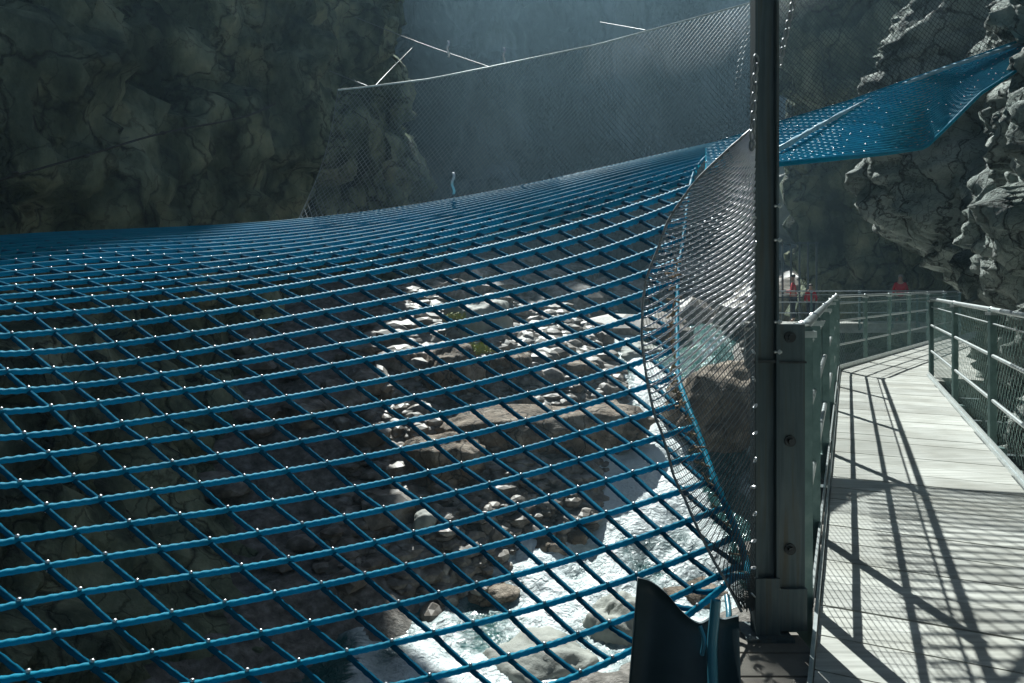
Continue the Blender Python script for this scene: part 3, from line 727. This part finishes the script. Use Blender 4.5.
def smooth_path(p, n):
    """Catmull-Rom resample of 3-D points, n samples per span"""
    p = np.asarray(p, float)
    if len(p) < 2: return p
    q = np.vstack([2*p[0]-p[1], p, 2*p[-1]-p[-2]]); out = []
    t = np.arange(n)/n; t = t[:,None]
    for k in range(1, len(q)-2):
        a, b, c, d = q[k-1], q[k], q[k+1], q[k+2]
        out.append(.5*((2*b)+(-a+c)*t+(2*a-5*b+4*c-d)*t*t+(-a+3*b-3*c+d)*t**3))
    out.append(p[-1][None]); return np.vstack(out)
net = empty('rope_net', P(560, 400, 4.6), 'huge blue rope net hung over the river gorge, knotted squares with bright clips', 'net')
gA = MB(); fer = []
I0, I1 = -9, 44
edge_pts = []
for r in range(-17, 16):
    line = []; 
    prev = None
    for i2 in range(I0*3, I1*3):
        i = i2/3.
        x, y, Yd = net_p(i, r)
        if prev is not None and x <= prev+.5: break
        prev = x
        if x < -95: continue
        e = edge_x(y)
        if x > e:
            yy = net_y(e, r); line.append(P(e, yy, net_Y(e, r))); break
        sag = 0
        line.append(P(x, y, Yd))
        if i2 % 3 == 0 and x > -30: fer.append((P(x, y, Yd), r, x))
    if len(line) > 2:
        q = smooth_path(line, 6 if r < -3 else 9)
        gA.tube(q, .0118+.0030*np.clip(q[:,1]-2.4, 0, 6)+.0040*np.clip(q[:,1]-5.3, 0, 3), 8 if r > -3 else 6, 3 if r > -6 else 0, 2*math.pi/.045, .13)
gA.build('netting', M['rope'], net, smooth=True); gA = MB()
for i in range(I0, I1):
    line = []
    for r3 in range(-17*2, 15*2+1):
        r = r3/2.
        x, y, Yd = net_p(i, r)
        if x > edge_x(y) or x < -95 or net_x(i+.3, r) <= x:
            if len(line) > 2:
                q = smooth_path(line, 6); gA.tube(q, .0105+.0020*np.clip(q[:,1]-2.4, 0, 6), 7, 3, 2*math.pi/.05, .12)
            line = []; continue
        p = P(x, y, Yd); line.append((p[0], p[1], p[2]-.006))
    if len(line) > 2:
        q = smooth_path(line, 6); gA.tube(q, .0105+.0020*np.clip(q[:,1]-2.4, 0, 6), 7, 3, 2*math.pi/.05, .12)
gA.build('netting', M['rope_shaded'], net, smooth=True)
# right-hand edge rope of the net
def eY(y, x):
    rows = [(net_y(x, r), r) for r in range(-17, 16)]
    rws = np.array([a for a, _ in rows]); rs = np.array([b for _, b in rows]); return net_Y(x, float(np.interp(y, rws, rs)))
line = [P(edge_x(y), y, eY(y, edge_x(y))) for y in range(140, 661, 26)]
g = MB(); g.tube(smooth_path(line, 8), .016, 8, 3, 2*math.pi/.09, .14); g.build('edge_rope', M['rope'], net, smooth=True)
# far edge rope
line = []
for x in range(-90, 745, 15): line.append(P(x, net_y(min(x,735), -17)-.6, net_Y(x, -17)))
g = MB(); g.tube(smooth_path(line, 3), .02, 6, 3, 2*math.pi/.09, .14); g.build('edge_rope', M['rope'], net, smooth=True)

# wing of the net that passes over the boardwalk to the rock
TX = [706,780,850,900,960,1024,1110]; TYp = [146,122,101,83,62,39,8]; TD = [8.55,8.6,8.7,8.8,8.8,8.7,8.5]
BXp = [706,780,840,885,925,950,980,1024,1110]; BYp = [171,164,158,153.5,148,124,94,66,34]; BD = [4.6,4.75,5.0,6.0,7.3,7.8,8.0,8.1,8.1]
def wing(u, v):
    x = 706+(1110-706)*u
    top = (x, np.interp(x, TX, TYp), np.interp(x, TX, TD)); bot = (x, np.interp(x, BXp, BYp), np.interp(x, BXp, BD))
    a = np.array(P(*top)); b = np.array(P(*bot)); m = .10*math.sin(math.pi*v)*max(0, 1-u*1.3)
    return a+(b-a)*v-np.array([0,0,m])
g = MB(); nu, nv = 36, 28
for k in range(nv+1):
    g.tube(smooth_path([wing(u/60., k/nv) for u in range(61)], 4), .0125, 5, 2, 2*math.pi/.055, .18)
for k in range(-16, nu+1):
    line = []
    for j in range(nv+1):
        u = (k+j*.55)/nu
        if 0 <= u <= 1: line.append(wing(u, j/nv))
    if len(line) > 1: g.tube(smooth_path(line, 3), .0065, 5)
g.build('netting', M['rope'], net, smooth=True)
g = MB(); g.tube([wing(u/60., 0) for u in range(61)], .018, 6); g.tube([wing(u/60., 1) for u in range(61)], .02, 6)
g.build('edge_rope', M['rope'], net, smooth=True)
g = MB()
line = [P(x, y, d) for x, y, d in ((740,166,5.0),(778,149,5.8),(830,120,7.4),(875,97,8.6),(930,74,8.7),(980,57,8.6),(1040,38,8.5))]
g.tube(smooth_path(line, 14), .022, 7, 3, 2*math.pi/.12, .3); g.build('lashing_rope', M['rope_pale'], net, smooth=True)

# clips on the knots
clipm = MB(); clipm.sphere((0,0,.001), .0085, 8, 6, (1.2,1,.9))
clipm.tube([(0,0,0),(.001,0,-.035)], .002, 4)
fer = [f for f in fer if f[2] < edge_x(net_y(f[2], f[1]))-2]
fer.sort(key=lambda f: f[0][1])
inframe = [f for f in fer if 0 <= f[2] < 760 and net_y(f[2], f[1]) < 683]
first = inframe[:100]; ids = {id(f) for f in first}; rest = [f for f in fer if id(f) not in ids]
proto = None
for p, r, x in first:
    q = (p[0], p[1], p[2]+.014)
    if proto is None:
        proto = clipm.build('clip', M['shiny'], net, smooth=True); c = proto
    else:
        c = proto.copy(); col.objects.link(c); c.parent = net; c.matrix_parent_inverse = proto.matrix_parent_inverse
    c.location = q; c.rotation_euler = (random.uniform(-.3,.3), random.uniform(-.3,.3), random.uniform(0, 6))
g = MB(); cv = np.concatenate(clipm.v); cf = []
ff = [(a) for a in clipm.f]
for p, r, x in rest:
    vv = cv+np.array([p[0], p[1], p[2]+.014]); g.v.append(vv)
    for a in ff: g.f.append(a+g.n)
    g.n += len(vv)
for u in range(0, 38):
    for k in range(0, 29, 3):
        q = wing(min(1,(u+.3*(k%4))/38.), k/28.)
        if random.random() < .5:
            vv = cv*.8+q+np.array([0,0,.012]); g.v.append(vv)
            for a in ff: g.f.append(a+g.n)
            g.n += len(vv)
o = g.build('clip', M['shiny'], net, smooth=True); o['kind'] = 'stuff'

# ------------------------------------------------------------------ steel wire curtains
def diamond(g, S, nu, nv, r, sub=1):
    for sg in (1, -1):
        for u0 in range(-nv, nu+nv+1, 1):
            line = []
            for k in range(nv*1+1):
                u = u0+sg*k*.5
                if 0 <= u <= nu: line.append(S(u/nu, k/nv))
            if len(line) > 1:
                zz = np.array(line); 
                zz[:,1] += sg*.002
                g.tube(zz, r, 3)
CTX = [340,366,430,490,600,680,760,900,1110]; CTY = [90,87,79,67,44,22,0,-70,-150]
def curtain(u, v):
    xb = 298+(1100-298)*u; xt = 338+(1100-338)*u
    if xb <= 735: yb = net_y(min(xb, 735), -17)-1; Yb = net_Y(xb, -17)
    else: yb = float(np.interp(xb, TX, TYp)); Yb = float(np.interp(xb, TX, TD))
    a = np.array(P(xb, yb, Yb)); 
    yt = float(np.interp(xt, CTX, CTY)); b = np.array(P(xt, yt, Yb+.9*(1-u)+.3))
    q = a+(b-a)*v; q[1] += .25*math.sin(math.pi*v)
    return q
cur = empty('wire_curtain', P(620, 110, 9), 'tall fine steel wire netting rising behind the far edge of the blue net', 'wire netting')
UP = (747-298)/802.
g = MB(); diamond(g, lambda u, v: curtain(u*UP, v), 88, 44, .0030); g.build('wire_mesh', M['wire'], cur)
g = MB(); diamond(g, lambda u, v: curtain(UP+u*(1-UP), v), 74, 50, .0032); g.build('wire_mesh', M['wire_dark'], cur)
g = MB(); g.tube([curtain(u/60, 1) for u in range(61)], .011, 6); g.build('top_cable', M['galv'], cur, smooth=True)
g = MB(); g.tube([curtain(0, v/8) for v in range(9)], .004, 5); g.build('side_cable', M['wire'], cur, smooth=True)

# bright bulging curtain between net edge and tall post
LE = [(753,128,3.1),(728,150,3.14),(698,179,3.25),(682,200,3.32),(668,222,3.4),(656,254,3.45),(645,285,3.5),(642,334,3.5),(646,375,3.5),(654,412,3.45),(665,443,3.4),(674,476,3.36),(687,504,3.3),(703,540,3.22),(722,575,3.18),(742,612,3.14)]
LEp = np.array(LE, float); LEs = np.linspace(0, 1, len(LE))
def bulge(u, v):
    l = np.array([np.interp(v, LEs, LEp[:,k]) for k in range(3)])
    a = np.array(P(*l)); yr = 128+(612-128)*v
    b = np.array(P(755, yr, PY-.03)); q = a+(b-a)*u
    m = math.sin(math.pi*u)*math.sin(math.pi*v)
    q += np.array([0,-.12,.02])*m
    q[2] -= .0
    return q
bl = empty('wire_curtain', P(700, 380, 3.6), 'bright bulging fine wire netting laced between blue net and tall post', 'wire netting')
g = MB(); gd = MB()
n1 = 74
for k in range(-22, n1+8):
    line = []
    for j in range(25):
        u = j/24.; v = (k+.0)/n1 - .20*(u**1.35-.4)
        if 0 <= v <= 1: line.append(bulge(u, v))
    if len(line) > 1:
        if k < 38: g.tube(smooth_path(line, 5), .0048, 6, 2, 2*math.pi/.04, .3)
        else: gd.tube(smooth_path(line, 3), .0022, 4)  # lower part of the same wires, shade put in as darker, thinner wire
gd.build('wire_mesh', M['wire_dark'], bl, smooth=True)
g.build('wire_mesh', M['wire_white'], bl, smooth=True)
g = MB(); n2 = 56
for k in range(-40, n2+2):
    line = []
    for j in range(31):
        u = j/30.; v = k/n2+ .62*u
        if 0 <= v <= 1: line.append(bulge(u, v)+np.array([0,.004,0]))
    if len(line) > 1: g.tube(line, .0013, 3)
g.build('wire_mesh', M['wire_dark'], bl, smooth=True)
g = MB(); g.tube(smooth_path([P(*e) for e in LE], 6), .0065, 6, 3, 200, .2); g.build('edge_cable', M['wire'], bl, smooth=True)
# lashings: little tied tails along the edge rope
for py in list(range(262, 400, 13))+list(range(404, 575, 15)):
    x = edge_x(py)-5+random.uniform(-3,2); c = np.array(P(x, py, 3.85 if py < 440 else 3.6))
    g = MB()
    for _ in range(3):
        d = rng.normal(size=3)*np.array([.022,.01,.022]); g.tube(smooth_path([c-d, c+rng.normal(size=3)*.006, c+d], 4), .0055, 5)
    g.build('lashing', M['brown'], bl, smooth=True)

# ------------------------------------------------------------------ dark mat by the posts
mat = empty('rubber_mat', P(680, 650, 2.35), 'dark blue pointed mat standing upright at the net entry left of the posts', 'mat')
out = [(638,578,2.42),(652,584,2.42),(668,596,2.40),(682,611,2.38),(698,621,2.36),(714,617,2.34),(726,622,2.32),(740,618,2.30)]
cols = []
for k, (x, y, d) in enumerate(smooth_path(out, 5)):
    t = k/35.; top = np.array(P(x, y, d)); bx = 622+(742-622)*t
    bot = np.array(P(bx, 800, d-.25)); cols.append((top, bot))
g = MB(); v = []; nn = len(cols); mrow = 14
for lay in (0, 1):
    for j in range(mrow):
        for k, (a, b) in enumerate(cols):
            s_ = j/(mrow-1); q = a+(b-a)*s_; ph = k/nn
            q = q+np.array([0, .018*math.sin(ph*9+s_*2)+.012*lay, 0]); v.append(q)
f1 = grid_faces(mrow, nn); f2 = f1[:, ::-1]+mrow*nn
rim = [(k, k+1, mrow*nn+k+1, mrow*nn+k) for k in range(nn-1)]
rim += [(j*nn, mrow*nn+j*nn, mrow*nn+(j+1)*nn, (j+1)*nn) for j in range(mrow-1)]+[(j*nn+nn-1, (j+1)*nn+nn-1, mrow*nn+(j+1)*nn+nn-1, mrow*nn+j*nn+nn-1) for j in range(mrow-1)]
g.add(v, np.vstack([f1, f2, np.array(rim)])); g.build('panel', M['tarp'], mat, smooth=True)
g = MB(); g.tube(smooth_path([P(716,600,2.28), P(714,622,2.27), P(712,650,2.25), P(713,690,2.2), P(712,760,2.1)], 6), [.016]*24+[.02], 8); g.build('rolled_fold', M['tarp_pipe'], mat, smooth=True)
g = MB(); g.tube(smooth_path([P(727,596,2.5), P(729,618,2.4), P(724,640,2.35)], 6), .010, 6); g.tube(smooth_path([P(700,626,2.3), P(704,640,2.28), P(702,655,2.28)], 6), .007, 6); g.build('tie_strap', M['tarp_pipe'], mat, smooth=True)

# ------------------------------------------------------------------ cables on the left
def cable(pts, r, mt, label, extra=None):
    g = MB(); g.tube(smooth_path([P(*p) for p in pts], 8), r, 6)
    if extra:
        for e in extra: g.sphere(P(*e), .07, 8, 5, (1.3,.8,.7))
    o = g.build('cable', M[mt], smooth=True); tag(o, label, 'cable', 'cables across the gorge')
cable([(-60,196,15),(0,180,15.5),(84,156,16.5),(163,133,18),(240,118,20),(275,104,22)], .028, 'darkcable', 'dark sagging cable with three knots in front of the left rock wall', [(15,173,15.6),(86,156,16.5),(163,133,18)])
cable([(355,17,15),(420,43,12.5),(492,68,10.2)], .009, 'wire', 'bright straight cable running up left from the top of the wire netting')
cable([(330,71,14),(367,86,10)], .008, 'wire', 'short bright cable meeting the left corner of the wire netting')
cable([(376,85,10),(392,68,11.5),(412,48,13.5)], .006, 'wire', 'faint thin cable rising right from the left corner of the wire netting')
cable([(600,22,14),(645,30,11.5)], .006, 'wire', 'short faint cable above the middle of the wire netting')
cable([(0,560*0+60,20),(120,75,22),(140,40,24)], .006, 'darkcable', 'very thin dark wire near the upper left corner')
def tape(px, py, Y, label):
    g = MB(); a = np.array(P(px, py, Y)); 
    v = []; n = 8
    for k in range(n): 
        q = a+np.array([.012*math.sin(k*1.3), .02*math.cos(k), -.035*k]); v += [q-np.array([.014,0,0]), q+np.array([.014,.01,0])]
    g.add(v, [(2*k,2*k+1,2*k+3,2*k+2) for k in range(n-1)])
    o = g.build('marker_ribbon', M['wire_white'], smooth=True); s_ = o.modifiers.new('s','SOLIDIFY'); s_.thickness = .004
    tag(o, label, 'ribbon', 'white ribbons on the wires'); 
tape(453, 172, 8.0, 'white ribbon just above the far edge of the blue net')
tape(504, 47, 10.5, 'tiny white ribbon above the cable of the wire netting')
tape(448, 40, 10.5, 'tiny pale ribbon hanging near the top centre')

# ------------------------------------------------------------------ haze
hz, nt, b = mat_new('haze'); nt.nodes.remove(b)
pv = nt.nodes.new('ShaderNodeVolumePrincipled'); pv.inputs['Color'].default_value = (.50,.80,1.,1); pv.inputs['Density'].default_value = .0011; pv.inputs['Anisotropy'].default_value = .5
nt.links.new(pv.outputs[0], nt.nodes['Material Output'].inputs['Volume'])
g = MB(); g.box((5, 20, 20), (130, 190, 64)); o = g.build('haze', hz); tag(o, kind='stuff', label='thin bluish mist filling the gorge', cat='haze')

# ------------------------------------------------------------------ light, world, camera
S = Vector((-.11, 1., 1.0)).normalized()
w = bpy.data.worlds.new('World'); scn.world = w; w.use_nodes = True; nt = w.node_tree
sky = nt.nodes.new('ShaderNodeTexSky'); sky.sky_type = 'NISHITA'; sky.sun_disc = False
sky.sun_elevation = math.asin(S.z); sky.sun_rotation = math.atan2(S.x, S.y)
bg = nt.nodes['Background']; bg.inputs['Strength'].default_value = .047; nt.links.new(sky.outputs[0], bg.inputs[0])
L = bpy.data.lights.new('sun', 'SUN'); L.energy = 5.0; L.angle = math.radians(.53); L.color = (.95, 1., .96)
lo = bpy.data.objects.new('sun', L); col.objects.link(lo); lo.rotation_euler = S.to_track_quat('Z', 'Y').to_euler()
lo.location = (0,0,60)
cam = bpy.data.cameras.new('camera'); co_ = bpy.data.objects.new('camera', cam); col.objects.link(co_)
co_.location = (0,0,CAMZ); co_.rotation_euler = (math.radians(90),0,0)
cam.sensor_width = 36; cam.lens = F/1024*36; cam.shift_y = -(341.5-HY)/1024; cam.clip_end = 500; cam.clip_start = .05
scn.camera = co_
scn.view_settings.view_transform = 'Standard'; scn.view_settings.look = 'None'; scn.view_settings.exposure = .6; scn.view_settings.gamma = 1
scn.cycles.volume_bounces = 0; scn.cycles.max_bounces = 6; scn.cycles.use_denoising = True
scn.cycles.caustics_reflective = False; scn.cycles.caustics_refractive = False
scn.cycles.sample_clamp_indirect = 4
scn.render.resolution_x = 1024; scn.render.resolution_y = 683
